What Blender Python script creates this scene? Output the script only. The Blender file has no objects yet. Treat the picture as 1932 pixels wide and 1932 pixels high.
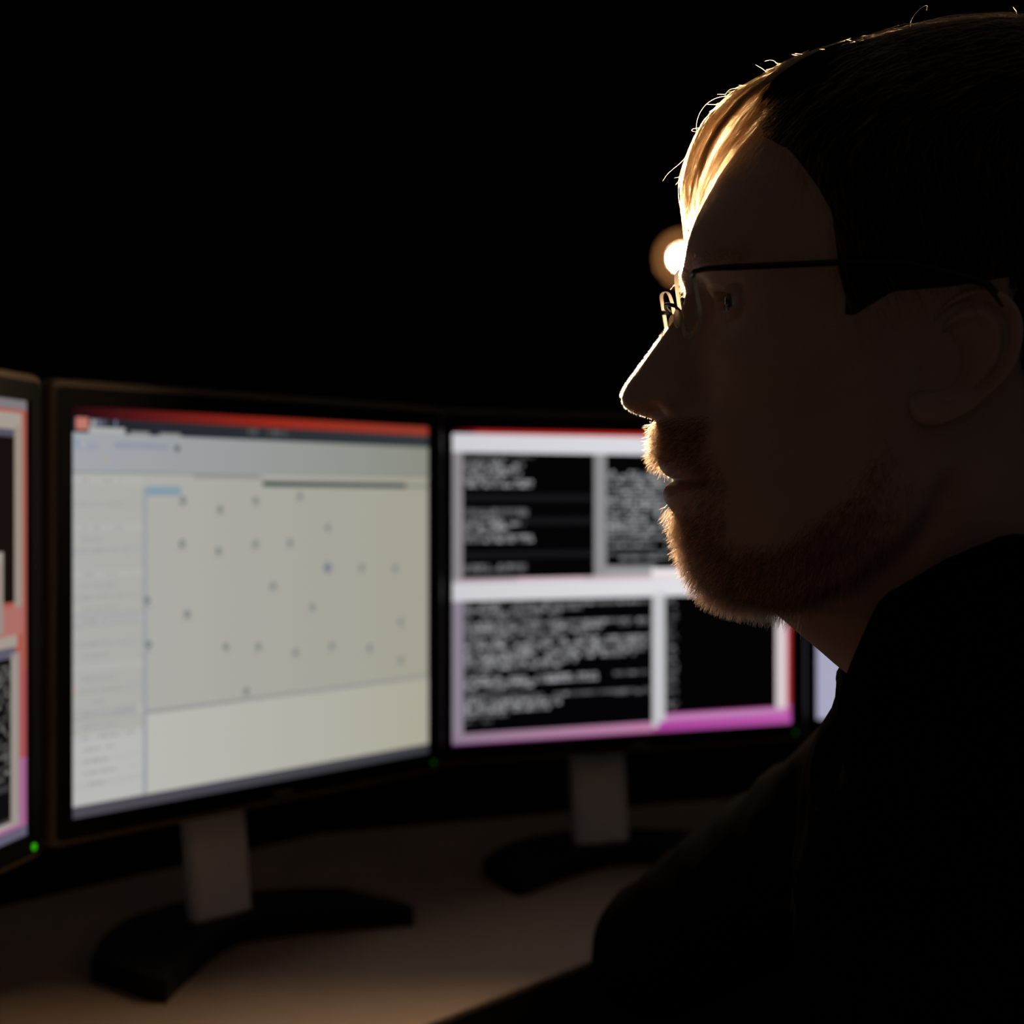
import bpy, bmesh, math, random
import numpy as np
from mathutils import Vector, Matrix
from mathutils.bvhtree import BVHTree

random.seed(7); rng = np.random.default_rng(11)
sc = bpy.context.scene
C = sc.collection

# ------------------------------------------------------------------ camera, world, exposure
FPX = 2800.0                      # focal length in pixels of the 1932 px frame
CX, HY = 966.0, 953.0             # principal column, horizon row
ZC = 1.10                         # eye height of the camera
cam_d = bpy.data.cameras.new('camera'); cam = bpy.data.objects.new('camera', cam_d); C.objects.link(cam)
cam_d.sensor_fit = 'HORIZONTAL'; cam_d.sensor_width = 24.0
cam_d.lens = FPX / 1932.0 * 24.0
cam_d.shift_y = -(966.0 - HY) / 1932.0
cam_d.clip_start = 0.02
cam.location = (0, 0, ZC); cam.rotation_euler = (math.pi / 2, 0, 0)
cam_d.dof.use_dof = True; cam_d.dof.focus_distance = 0.62
cam_d.dof.aperture_fstop = 4.7; cam_d.dof.aperture_blades = 0
sc.camera = cam

world = bpy.data.worlds.new('dim_room'); sc.world = world; world.use_nodes = True
bg = world.node_tree.nodes['Background']
bg.inputs[0].default_value = (1.0, 0.86, 0.80, 1); bg.inputs[1].default_value = 0.027

sc.view_settings.view_transform = 'Standard'; sc.view_settings.look = 'None'
sc.view_settings.exposure = 0.0; sc.view_settings.gamma = 1.0
sc.view_settings.use_curve_mapping = False
sc.cycles.use_denoising = True
sc.cycles.max_bounces = 8; sc.cycles.transparent_max_bounces = 12
sc.cycles.caustics_reflective = False

LAMP_PX = (1285, 488); LAMP_D = 1.20
LAMP_L = 17000.0                    # radiance of the lamp's bulb

# ------------------------------------------------------------------ helpers
def lin(c):
    return tuple(((v / 255.0) / 12.92 if v / 255.0 <= 0.04045 else ((v / 255.0 + 0.055) / 1.055) ** 2.4) for v in c)

def mat(name, col, rough=0.6, spec=0.5, metal=0.0, noise=0.0, nscale=40.0, bump=0.0, bscale=200.0, sss=0.0, coat=0.0):
    m = bpy.data.materials.new(name); m.use_nodes = True
    nt = m.node_tree; b = nt.nodes['Principled BSDF']
    b.inputs['Base Color'].default_value = (*col, 1); b.inputs['Roughness'].default_value = rough
    b.inputs['Specular IOR Level'].default_value = spec; b.inputs['Metallic'].default_value = metal
    b.inputs['Coat Weight'].default_value = coat
    tc = nt.nodes.new('ShaderNodeTexCoord')
    if noise > 0:
        n = nt.nodes.new('ShaderNodeTexNoise'); n.inputs['Scale'].default_value = nscale; n.inputs['Detail'].default_value = 5
        r = nt.nodes.new('ShaderNodeMix'); r.data_type = 'RGBA'
        r.inputs[6].default_value = (*[v * (1 - noise) for v in col], 1)
        r.inputs[7].default_value = (*[min(1, v * (1 + noise)) for v in col], 1)
        nt.links.new(tc.outputs['Object'], n.inputs['Vector']); nt.links.new(n.outputs[0], r.inputs[0])
        nt.links.new(r.outputs[2], b.inputs['Base Color'])
    if bump > 0:
        n = nt.nodes.new('ShaderNodeTexNoise'); n.inputs['Scale'].default_value = bscale; n.inputs['Detail'].default_value = 4
        bp = nt.nodes.new('ShaderNodeBump'); bp.inputs['Strength'].default_value = bump; bp.inputs['Distance'].default_value = 0.001
        nt.links.new(tc.outputs['Object'], n.inputs['Vector']); nt.links.new(n.outputs[0], bp.inputs['Height'])
        nt.links.new(bp.outputs[0], b.inputs['Normal'])
    if sss > 0:
        b.inputs['Subsurface Weight'].default_value = sss
        b.inputs['Subsurface Radius'].default_value = (1.0, 0.35, 0.18)
        b.inputs['Subsurface Scale'].default_value = 0.006
    return m

def emis(name, col, strength):
    m = bpy.data.materials.new(name); m.use_nodes = True
    nt = m.node_tree; nt.nodes.clear()
    e = nt.nodes.new('ShaderNodeEmission'); o = nt.nodes.new('ShaderNodeOutputMaterial')
    e.inputs[0].default_value = (*col, 1); e.inputs[1].default_value = strength
    nt.links.new(e.outputs[0], o.inputs[0]); return m

def hair_mat(name, col, rough=0.32):
    m = bpy.data.materials.new(name); m.use_nodes = True
    nt = m.node_tree; nt.nodes.clear()
    h = nt.nodes.new('ShaderNodeBsdfHairPrincipled'); o = nt.nodes.new('ShaderNodeOutputMaterial')
    h.parametrization = 'COLOR'
    h.inputs['Color'].default_value = (*col, 1); h.inputs['Roughness'].default_value = rough
    h.inputs['Radial Roughness'].default_value = 0.4
    hi = nt.nodes.new('ShaderNodeHairInfo'); mx = nt.nodes.new('ShaderNodeMix'); mx.data_type = 'RGBA'   # strands differ in shade
    mx.inputs[6].default_value = (*[v * 0.45 for v in col], 1); mx.inputs[7].default_value = (*[min(1, v * 1.9) for v in col], 1)
    nt.links.new(hi.outputs['Random'], mx.inputs[0]); nt.links.new(mx.outputs[2], h.inputs['Color'])
    nt.links.new(h.outputs[0], o.inputs[0]); return m

def obj(name, me, m=None, parent=None):
    o = bpy.data.objects.new(name, me); C.objects.link(o)
    if m is not None: me.materials.append(m)
    if parent is not None: o.parent = parent
    return o

def pyd(name, v, f, smooth=False):
    me = bpy.data.meshes.new(name); me.from_pydata([tuple(p) for p in v], [], [tuple(q) for q in f]); me.update()
    if smooth: me.polygons.foreach_set('use_smooth', [True] * len(me.polygons))
    return me

def bm_mesh(name, bm, smooth=False):
    me = bpy.data.meshes.new(name); bmesh.ops.recalc_face_normals(bm, faces=bm.faces[:]); bm.to_mesh(me); bm.free()
    if smooth: me.polygons.foreach_set('use_smooth', [True] * len(me.polygons))
    return me

def tag(o, label=None, cat=None, group=None, kind=None):
    if label: o['label'] = label
    if cat: o['category'] = cat
    if group: o['group'] = group
    if kind: o['kind'] = kind
    return o

def empty(name, loc=(0, 0, 0), rz=0.0, parent=None):
    o = bpy.data.objects.new(name, None); C.objects.link(o)
    o.empty_display_size = 0.05
    o.location = loc; o.rotation_euler = (0, 0, rz)
    if parent is not None: o.parent = parent
    return o

def box_bm(bm, lo, hi, bev=0.0, seg=2):
    g = bmesh.ops.create_cube(bm, size=1.0)['verts']
    for v in g:
        v.co = Vector([lo[i] + (v.co[i] + 0.5) * (hi[i] - lo[i]) for i in range(3)])
    if bev > 0:
        es = list({e for v in g for e in v.link_edges})
        bmesh.ops.bevel(bm, geom=es, offset=bev, segments=seg, profile=0.5, affect='EDGES')

def box(name, lo, hi, m, parent=None, bev=0.0, seg=2):
    bm = bmesh.new(); box_bm(bm, lo, hi, bev, seg)
    return obj(name, bm_mesh(name, bm), m, parent)

def prism(name, pts, z0, z1, m, parent=None, bev=0.0):
    bm = bmesh.new()
    a = [bm.verts.new((p[0], p[1], z0)) for p in pts]; b = [bm.verts.new((p[0], p[1], z1)) for p in pts]
    n = len(pts)
    bm.faces.new(a[::-1]); top = bm.faces.new(b)
    for i in range(n): bm.faces.new((a[i], a[(i + 1) % n], b[(i + 1) % n], b[i]))
    if bev > 0:
        bmesh.ops.bevel(bm, geom=list(top.edges), offset=bev, segments=3, profile=0.5, affect='EDGES')
    return obj(name, bm_mesh(name, bm), m, parent)

def tube(path, radii, nseg=12, cap=True):
    """vertices and faces of a tube along a path"""
    path = [Vector(p) for p in path]; V = []; F = []
    n = len(path)
    if not hasattr(radii, '__len__'): radii = [radii] * n
    t0 = (path[1] - path[0]).normalized()
    ref = Vector((0, 0, 1)) if abs(t0.z) < 0.9 else Vector((1, 0, 0))
    u = t0.cross(ref).normalized()
    for i, p in enumerate(path):
        t = (path[min(i + 1, n - 1)] - path[max(i - 1, 0)]).normalized()
        u = (u - t * u.dot(t)).normalized(); w = t.cross(u)
        for k in range(nseg):
            a = 2 * math.pi * k / nseg
            V.append(p + (u * math.cos(a) + w * math.sin(a)) * radii[i])
    for i in range(n - 1):
        for k in range(nseg):
            F.append((i * nseg + k, i * nseg + (k + 1) % nseg, (i + 1) * nseg + (k + 1) % nseg, (i + 1) * nseg + k))
    if cap:
        F.append(tuple(range(nseg))[::-1]); F.append(tuple((n - 1) * nseg + k for k in range(nseg)))
    return V, F

def lathe(prof, nseg=32, axis_m=None):
    """revolve (r, h) about local z; optional matrix"""
    V = []; F = []
    for (r, h) in prof:
        for k in range(nseg):
            a = 2 * math.pi * k / nseg
            p = Vector((r * math.cos(a), r * math.sin(a), h))
            V.append(axis_m @ p if axis_m is not None else p)
    for i in range(len(prof) - 1):
        for k in range(nseg):
            F.append((i * nseg + k, i * nseg + (k + 1) % nseg, (i + 1) * nseg + (k + 1) % nseg, (i + 1) * nseg + k))
    return V, F

def px(x, y, d):
    """a point seen at pixel (x, y) at depth d"""
    return Vector(((x - CX) / FPX * d, d, ZC - (y - HY) / FPX * d))

def pchip(xs, ys, x):
    xs = np.asarray(xs, float); ys = np.asarray(ys, float); x = np.clip(np.asarray(x, float), xs[0], xs[-1])
    h = np.diff(xs); dl = np.diff(ys) / h; m = np.zeros_like(xs)
    for i in range(1, len(xs) - 1):
        if dl[i - 1] * dl[i] > 0:
            w1 = 2 * h[i] + h[i - 1]; w2 = h[i] + 2 * h[i - 1]
            m[i] = (w1 + w2) / (w1 / dl[i - 1] + w2 / dl[i])
    m[0] = dl[0]; m[-1] = dl[-1]
    i = np.clip(np.searchsorted(xs, x) - 1, 0, len(xs) - 2); t = (x - xs[i]) / h[i]
    return ((2 * t**3 - 3 * t**2 + 1) * ys[i] + (t**3 - 2 * t**2 + t) * h[i] * m[i]
            + (-2 * t**3 + 3 * t**2) * ys[i + 1] + (t**3 - t**2) * h[i] * m[i + 1])

def sstep(a, b, x):
    t = np.clip((np.asarray(x, float) - a) / (b - a), 0, 1); return t * t * (3 - 2 * t)

def strands(name, polys, radius, m, parent, taper=0.35):
    """hair: one curves object of many strands"""
    cu = bpy.data.hair_curves.new(name)
    cu.add_curves([len(p) for p in polys])
    pos = np.concatenate([np.asarray(p, float) for p in polys]).astype(np.float32)
    cu.attributes['position'].data.foreach_set('vector', pos.ravel())
    rad = np.concatenate([np.linspace(1, taper, len(p)) * (radius * random.uniform(0.75, 1.25)) for p in polys]).astype(np.float32)
    at = cu.attributes.get('radius') or cu.attributes.new('radius', 'FLOAT', 'POINT')
    at.data.foreach_set('value', rad)
    cu.materials.append(m)
    o = bpy.data.objects.new(name, cu); C.objects.link(o); o.parent = parent
    return o

def remeshed(name, V, F, voxel, smooth_it=6):
    me = pyd('tmp', V, F); o = bpy.data.objects.new('tmp', me); C.objects.link(o)
    r = o.modifiers.new('r', 'REMESH'); r.mode = 'VOXEL'; r.voxel_size = voxel
    if smooth_it:
        s = o.modifiers.new('s', 'SMOOTH'); s.iterations = smooth_it; s.factor = 0.5
    dg = bpy.context.evaluated_depsgraph_get(); ev = o.evaluated_get(dg)
    out = bpy.data.meshes.new_from_object(ev, depsgraph=dg); out.name = name
    bpy.data.objects.remove(o); bpy.data.meshes.remove(me)
    out.polygons.foreach_set('use_smooth', [True] * len(out.polygons))
    return out

# unit icosphere for unions
_b = bmesh.new(); bmesh.ops.create_icosphere(_b, subdivisions=2, radius=1.0)
_b.verts.ensure_lookup_table()
ICO_V = np.array([v.co[:] for v in _b.verts]); ICO_F = [tuple(v.index for v in f.verts) for f in _b.faces]; _b.free()

class Blob:
    def __init__(s): s.V = []; s.F = []; s.n = 0
    def add(s, V, F):
        V = np.asarray([tuple(v) for v in V], float)
        s.V.append(V); s.F += [tuple(i + s.n for i in f) for f in F]; s.n += len(V)
    def ball(s, c, r):
        r = np.asarray(r if hasattr(r, '__len__') else (r, r, r)); s.add(ICO_V * r + np.asarray(c), ICO_F)
    def limb(s, a, b, ra, rb):
        a = np.asarray(a, float); b = np.asarray(b, float); L = np.linalg.norm(b - a)
        n = max(2, int(L / (min(ra, rb) * 0.35)))
        for i in range(n + 1):
            t = i / n; s.ball(a + (b - a) * t, ra + (rb - ra) * t)
    def loft(s, secs, nseg=32):
        """secs: (centre, u half-axis vector, v half-axis vector)"""
        V = []; F = []
        for (c, u, v) in secs:
            for k in range(nseg):
                a = 2 * math.pi * k / nseg; ca, sa = math.cos(a), math.sin(a)
                f = 0.86
                ca = math.copysign(abs(ca) ** f, ca); sa = math.copysign(abs(sa) ** f, sa)
                V.append(Vector(c) + Vector(u) * ca + Vector(v) * sa)
        for i in range(len(secs) - 1):
            for k in range(nseg):
                F.append((i * nseg + k, i * nseg + (k + 1) % nseg, (i + 1) * nseg + (k + 1) % nseg, (i + 1) * nseg + k))
        F.append(tuple(range(nseg))[::-1]); F.append(tuple((len(secs) - 1) * nseg + k for k in range(nseg)))
        s.add(V, F)
    def mesh(s, name, voxel, it=6): return remeshed(name, np.concatenate(s.V), s.F, voxel, it)

# ------------------------------------------------------------------ materials
M = dict(
    wall=mat('dark_wall_paint', (0.020, 0.020, 0.022), 0.9, 0.1, noise=0.15, nscale=6),
    floor=mat('dark_carpet', (0.020, 0.019, 0.018), 0.95, 0.05, noise=0.3, nscale=120, bump=0.4, bscale=600),
    desk=mat('tan_laminate', (0.33, 0.235, 0.175), 0.55, 0.35, noise=0.10, nscale=14),
    desk_edge=mat('desk_edging', (0.012, 0.010, 0.009), 0.6, 0.3),
    bezel=mat('black_plastic', (0.003, 0.003, 0.003), 0.6, 0.04, bump=0.12, bscale=1500),
    lip=mat('lamplit_black_plastic_lip', (0.085, 0.062, 0.040), 0.40, 0.5),  # black casing plastic; the lamp's warm light on it is put into the brown
    base=mat('black_base_plastic', (0.006, 0.006, 0.006), 0.6, 0.25),
    neck=mat('silver_grey_stand_plastic', (0.66, 0.70, 0.72), 0.55, 0.4, noise=0.05, nscale=90),
    logo=mat('faint_logo', (0.10, 0.09, 0.07), 0.5, 0.4),
    skin=mat('skin', (0.50, 0.325, 0.265), 0.5, 0.35, noise=0.10, nscale=70, bump=0.25, bscale=900, sss=0.35),
    lipskin=mat('lip_skin', (0.36, 0.16, 0.13), 0.45, 0.4, sss=0.3),
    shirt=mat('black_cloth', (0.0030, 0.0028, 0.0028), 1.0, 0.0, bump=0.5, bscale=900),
    trousers=mat('dark_trousers', (0.012, 0.012, 0.014), 0.95, 0.08, bump=0.5, bscale=800),
    shoe=mat('black_leather', (0.012, 0.011, 0.010), 0.4, 0.4),
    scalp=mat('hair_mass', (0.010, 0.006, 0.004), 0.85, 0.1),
    lock=hair_mat('backlit_brown_hair', (0.185, 0.076, 0.026), 0.28),  # same hair, lightened so the backlit glow is partly in the colour
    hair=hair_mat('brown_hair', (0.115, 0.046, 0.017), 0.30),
    beard=hair_mat('greying_brown_beard', (0.045, 0.021, 0.011), 0.36),
    fuzz=hair_mat('fine_light_hair', (0.62, 0.44, 0.30), 0.35),
    eye_white=mat('eye_white', (0.62, 0.58, 0.54), 0.15, 0.5, coat=0.6),
    iris=mat('iris', (0.05, 0.07, 0.06), 0.1, 0.5, coat=1.0),
    specs=mat('dark_metal_wire', (0.02, 0.018, 0.016), 0.35, 0.5, metal=0.6),
    chair=mat('black_chair_fabric', (0.008, 0.008, 0.008), 0.95, 0.05),
    chairp=mat('black_chair_plastic', (0.008, 0.008, 0.008), 0.6, 0.2),
    soot=mat('soot_black_metal', (0.0015, 0.0012, 0.001), 1.0, 0.0),
    lamp=mat('black_lamp_metal', (0.012, 0.012, 0.012), 0.4, 0.4),
    bulb=emis('warm_bulb', (1.0, 0.72, 0.44), LAMP_L),
    led=emis('green_led', lin((60, 200, 10)), 0.75),
    led_dim=emis('green_led_dim', lin((10, 110, 10)), 0.22),
)
# screen picture: emission taken from the picture's own colours
m = bpy.data.materials.new('lit_screen'); m.use_nodes = True; nt = m.node_tree; nt.nodes.clear()
_a = nt.nodes.new('ShaderNodeAttribute'); _a.attribute_name = 'Col'; _e = nt.nodes.new('ShaderNodeEmission'); _o = nt.nodes.new('ShaderNodeOutputMaterial')
nt.links.new(_a.outputs['Color'], _e.inputs[0]); nt.links.new(_e.outputs[0], _o.inputs[0]); M['screen'] = m
# added ring round the bulb: a trace of its light imitates lens glow
m = bpy.data.materials.new('halo_ring_plastic'); m.use_nodes = True; nt = m.node_tree; nt.nodes.clear()
_t = nt.nodes.new('ShaderNodeBsdfTranslucent'); _o = nt.nodes.new('ShaderNodeOutputMaterial')
_t.inputs[0].default_value = (0.00009, 0.000050, 0.000026, 1); nt.links.new(_t.outputs[0], _o.inputs[0]); M['amber'] = m
# spectacle lens: clear with a faint reflection
m = bpy.data.materials.new('clear_lens'); m.use_nodes = True; nt = m.node_tree; nt.nodes.clear()
_t = nt.nodes.new('ShaderNodeBsdfTransparent'); _g = nt.nodes.new('ShaderNodeBsdfGlossy'); _g.inputs['Roughness'].default_value = 0.04
_x = nt.nodes.new('ShaderNodeMixShader'); _o = nt.nodes.new('ShaderNodeOutputMaterial')
_t.inputs[0].default_value = (0.96, 0.96, 0.96, 1)
_x.inputs[0].default_value = 0.06; nt.links.new(_t.outputs[0], _x.inputs[1]); nt.links.new(_g.outputs[0], _x.inputs[2]); nt.links.new(_x.outputs[0], _o.inputs[0])
M['lens'] = m
# ground edge of the lens: frosted, passes light on
m = bpy.data.materials.new('frosted_lens_edge'); m.use_nodes = True; nt = m.node_tree; nt.nodes.clear()
_t = nt.nodes.new('ShaderNodeBsdfTranslucent'); _g = nt.nodes.new('ShaderNodeBsdfGlossy'); _g.inputs['Roughness'].default_value = 0.35
_t.inputs[0].default_value = (0.50, 0.42, 0.34, 1)
_x = nt.nodes.new('ShaderNodeMixShader'); _x.inputs[0].default_value = 0.3; _o = nt.nodes.new('ShaderNodeOutputMaterial')
nt.links.new(_t.outputs[0], _x.inputs[1]); nt.links.new(_g.outputs[0], _x.inputs[2]); nt.links.new(_x.outputs[0], _o.inputs[0])
M['lens_edge'] = m

# ------------------------------------------------------------------ the room
DZ = ZC - 0.370                   # desk top
tag(obj('floor', pyd('floor', [(-3, -1.6, 0), (3.2, -1.6, 0), (3.2, 4.2, 0), (-3, 4.2, 0)], [(0, 1, 2, 3)]), M['floor']), 'dark carpet floor under the desk', kind='structure')
tag(box('wall_back', (-3, 4.2, 0), (3.2, 4.3, 2.8), M['wall']), 'unlit dark wall far behind the monitors', kind='structure')
tag(box('wall_left', (-3.1, -1.6, 0), (-3, 4.2, 2.8), M['wall']), 'unlit dark side wall beyond the left monitor', kind='structure')

# ------------------------------------------------------------------ monitors
SW, SH = 0.380, 0.301             # picture width and height
ST, SB = ZC + 0.0722, ZC + 0.0722 - SH
def plane_of(x_left=None, d_left=None, x_right=None, d_right=None, ang=0.0):
    a = math.radians(ang); u = Vector((math.cos(a), math.sin(a), 0))
    if x_left is not None: L = Vector(((x_left - CX) / FPX * d_left, d_left, 0))
    else: L = Vector(((x_right - CX) / FPX * d_right, d_right, 0)) - u * SW
    return L, u
PL = dict(
    left=plane_of(x_right=57, d_right=1.030, ang=80),
    mid=plane_of(x_left=136, d_left=1.0785, ang=50),
    right=plane_of(x_left=853, d_left=1.4094, ang=22.6),
    far=plane_of(x_left=1541, d_left=1.585, ang=-10),
)
def col_u(key, x):
    """picture coordinate 0..1 across the screen for image column x"""
    L, u = PL[key]; r = Vector(((x - CX) / FPX, 1, 0))
    # L + s*u = k*r
    det = -u.x * r.y + u.y * r.x
    s = (L.x * r.y - L.y * r.x) / det
    return s / SW

class Picture:
    """flat layers of coloured rectangles that make up what a screen shows"""
    def __init__(s, key): s.key = key; s.V = []; s.F = []; s.col = []; s.z = 0
    def u(s, x): return col_u(s.key, x)
    def quad(s, u0, u1, v0, v1, c, c2=None):
        u0, u1 = max(0, u0), min(1, u1); v0, v1 = max(0, v0), min(1, v1)
        if u1 <= u0 or v1 <= v0: return
        i = len(s.V); y = -0.00002 * s.z; s.z += 1 if s.z < 12 else 0
        for (a, b) in ((u0, v1), (u1, v1), (u1, v0), (u0, v0)):
            s.V.append((-SW / 2 + a * SW, y, SH * (1 - b)))
        s.F.append((i, i + 1, i + 2, i + 3))
        c2 = c2 or c
        s.col += [lin(c), lin(c2), lin(c2), lin(c)]
    def layer(s): s.z += 1
    def rect(s, x0, x1, v0, v1, c, c2=None): s.quad(s.u(x0), s.u(x1), v0, v1, c, c2)
    def dot(s, x, v, r, c):
        i = len(s.V); n = 10; y = -0.0004; uc = s.u(x)
        for k in range(n):
            a = 2 * math.pi * k / n; s.V.append((-SW / 2 + uc * SW + r * math.cos(a), y, SH * (1 - v) + r * math.sin(a)))
            s.col.append(lin(c))
        s.F.append(tuple(range(i, i + n)))
    def words(s, x0, x1, v, h, c, gap=0.25, k0=0.6):
        u, u1 = s.u(x0), s.u(x1)
        while u < u1:
            w = random.uniform(0.004, 0.019)
            if random.random() > gap:
                k = random.uniform(k0, 1.1 if k0 < 0.9 else 1.0); i = len(s.V); y = -0.0004
                e = min(u + w, u1)
                for (a, b) in ((u, v + h), (e, v + h), (e, v), (u, v)): s.V.append((-SW / 2 + a * SW, y, SH * (1 - b)))
                s.F.append((i, i + 1, i + 2, i + 3)); s.col += [lin([q * k for q in c])] * 4
            u += w + 0.003
    def build(s, parent):
        me = pyd('screen', s.V, s.F)
        at = me.color_attributes.new('Col', 'FLOAT_COLOR', 'CORNER')
        at.data.foreach_set('color', np.array([(*c, 1.0) for c in s.col], np.float32).ravel())
        o = obj('screen', me, M['screen'], parent); return o

def frame_mesh():
    """bezel ring: flat face round the picture with a rounded-over lip"""
    def ring(e, y, r):
        x0, x1, z0, z1 = -SW / 2 - e, SW / 2 + e, -e, SH + e; P = []
        n = 5
        for (cx, cz, a0) in ((x1 - r, z1 - r, 0), (x0 + r, z1 - r, 90), (x0 + r, z0 + r, 180), (x1 - r, z0 + r, 270)):
            for k in range(n):
                a = math.radians(a0 + 90 * k / (n - 1)); P.append((cx + r * math.cos(a), y, cz + r * math.sin(a)))
        return P
    prof = [(0.0, 0.003, 0.0005), (0.0, -0.001, 0.0005), (0.0140, -0.001, 0.005)]
    lip = [(0.0140, -0.001, 0.005), (0.0168, 0.0005, 0.006), (0.0188, 0.003, 0.008), (0.0195, 0.006, 0.009), (0.0195, 0.020, 0.009), (0.012, 0.030, 0.008)]
    def mk(pr, back):
        V = []; F = []; n = 20
        for (e, y, r) in pr: V += ring(e, y, r)
        for i in range(len(pr) - 1):
            for k in range(n): F.append((i * n + k, (i + 1) * n + k, (i + 1) * n + (k + 1) % n, i * n + (k + 1) % n))
        if back: F.append(tuple((len(pr) - 1) * n + k for k in range(n)))
        return V, F
    return mk(prof, False), mk(lip, True)
(_v1, _f1), (_v2, _f2) = frame_mesh()
ME_FACE = pyd('bezel', _v1, _f1); ME_FACE.materials.append(M['bezel'])
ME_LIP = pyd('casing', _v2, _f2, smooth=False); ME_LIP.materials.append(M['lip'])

def monitor(key, label, led_mat, tint=None):
    L, u = PL[key]; ang = math.atan2(u.y, u.x); c = L + u * (SW / 2)
    root = empty('monitor', (c.x, c.y, DZ), ang)
    tag(root, label, 'monitor', 'flat monitors standing in an arc on the desk')
    zb = SB - DZ                                       # picture bottom above the desk
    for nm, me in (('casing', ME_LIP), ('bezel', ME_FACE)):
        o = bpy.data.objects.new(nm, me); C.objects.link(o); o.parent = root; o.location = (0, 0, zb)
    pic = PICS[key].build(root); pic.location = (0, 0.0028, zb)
    # rear housing
    bm = bmesh.new(); box_bm(bm, (-0.15, 0.028, zb + 0.03), (0.15, 0.060, zb + 0.27), 0.012, 2)
    obj('rear_housing', bm_mesh('rear_housing', bm), M['bezel'], root)
    # power light
    V, F = lathe([(0.0, 0.0), (0.0024, 0.0), (0.0022, 0.0010), (0.0, 0.0013)], 14, Matrix.Translation((SW / 2 + 0.003, -0.001, zb - 0.009)) @ Matrix.Rotation(math.pi / 2, 4, 'X'))
    obj('power_light', pyd('power_light', V, F), led_mat, root)
    # maker's mark, unreadable at this distance
    bm = bmesh.new(); box_bm(bm, (0.001, -0.0015, zb - 0.0115), (0.020, -0.0009, zb - 0.0075), 0.0)
    obj('maker_mark', bm_mesh('maker_mark', bm), M['logo'], root)
    # stand: neck leaning forward, hinge block, crescent base
    bm = bmesh.new(); P = []
    for (y, z) in ((0.060, 0.019), (0.086, zb + 0.10), (0.100, zb + 0.10), (0.075, 0.019)):
        P.append((y, z))
    a = [bm.verts.new((-0.030, y, z)) for y, z in P]; b = [bm.verts.new((0.030, y, z)) for y, z in P]
    bm.faces.new(a); bm.faces.new(b[::-1])
    for i in range(4): bm.faces.new((a[i], b[i], b[(i + 1) % 4], a[(i + 1) % 4]))
    bmesh.ops.recalc_face_normals(bm, faces=bm.faces[:])
    bmesh.ops.bevel(bm, geom=bm.edges[:], offset=0.003, segments=2, profile=0.5, affect='EDGES')
    nk = obj('stand_neck', bm_mesh('stand_neck', bm), M['neck'], root)
    V, F = lathe([(0.0, -0.004), (0.014, -0.004), (0.014, 0.010), (0.0, 0.010)], 20,
                 Matrix.Translation((0, 0.0765, zb - 0.018)) @ Matrix.Rotation(math.pi / 2, 4, 'X'))
    obj('cable_opening', pyd('cable_opening', V, F), M['base'], nk)
    bm = bmesh.new(); box_bm(bm, (-0.05, 0.055, zb + 0.06), (0.05, 0.11, zb + 0.17), 0.006)
    obj('hinge_block', bm_mesh('hinge_block', bm), M['bezel'], root)
    pts = []
    for i in range(13):                                # inner (front) curve, two feet reaching forward
        t = -1 + 2 * i / 12; pts.append((0.125 * t, 0.042 - 0.070 * abs(t) ** 1.3))
    pts = [(-0.133, -0.034)] + pts + [(0.133, -0.034), (0.137, -0.02)]
    for i in range(13):
        t = 1 - 2 * i / 12; pts.append((0.137 * t, 0.055 + 0.080 * (1 - t * t)))
    pts.append((-0.137, -0.02))
    prism('base', pts, 0.0, 0.019, M['base'], root, 0.004)
    return root

PICS = {}
# --- middle screen: a browser-like window with a side list and a pale map of nodes
p = Picture('mid'); PICS['mid'] = p
p.rect(120, 840, 0, 1, (172, 172, 168), (163, 159, 145)); p.layer()  # panel's off-angle yellowing painted into the colours, here and in the bars below
p.rect(120, 230, 0.0, 0.027, (24, 10, 14), (70, 18, 22)); p.rect(230, 520, 0.0, 0.027, (70, 18, 22), (146, 40, 27)); p.rect(520, 840, 0.0, 0.027, (146, 40, 27), (150, 58, 42)); p.layer()
p.rect(120, 840, 0.027, 0.063, (33, 35, 43), (48, 54, 58)); p.layer()
p.rect(147, 171, 0.026, 0.056, (190, 118, 106)); p.rect(176, 184, 0.030, 0.046, (165, 165, 170)); p.words(186, 224, 0.030, 0.014, (125, 130, 150), 0.1)
p.rect(172, 240, 0.048, 0.066, (168, 170, 168)); p.rect(250, 286, 0.055, 0.066, (135, 136, 136)); p.rect(305, 345, 0.055, 0.066, (135, 136, 136))
p.words(472, 545, 0.034, 0.014, (100, 100, 98), 0.15)
p.layer()
p.rect(120, 840, 0.063, 0.158, (160, 164, 170), (138, 140, 128)); p.layer()
p.rect(220, 322, 0.083, 0.098, (142, 148, 162)); p.rect(145, 190, 0.085, 0.107, (152, 156, 170)); p.rect(146, 152, 0.080, 0.094, (120, 150, 175)); p.rect(158, 166, 0.086, 0.098, (188, 188, 182))
p.dot(338, 0.094, 0.0028, (85, 105, 105)); p.dot(206, 0.128, 0.0022, (170, 160, 150))
p.rect(134, 490, 0.157, 0.161, (132, 134, 136)); p.rect(370, 500, 0.160, 0.170, (146, 144, 140))
p.rect(500, 770, 0.174, 0.189, (62, 80, 76)); p.rect(770, 812, 0.178, 0.186, (120, 124, 112)); p.layer()
for i in range(27):                                     # side list
    v = 0.176 + i * 0.0286
    if random.random() < 0.85:
        p.words(160, random.randint(195, 265), v, 0.008, (163, 163, 162), 0.3, 0.97)
    if i % 2 == 0: p.rect(136, 275, v - 0.004, v + 0.012, (168, 168, 166) if i % 4 else (176, 176, 172))
p.rect(138, 270, 0.505, 0.540, (164, 164, 166)); p.rect(138, 262, 0.742, 0.765, (160, 160, 163))
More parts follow.
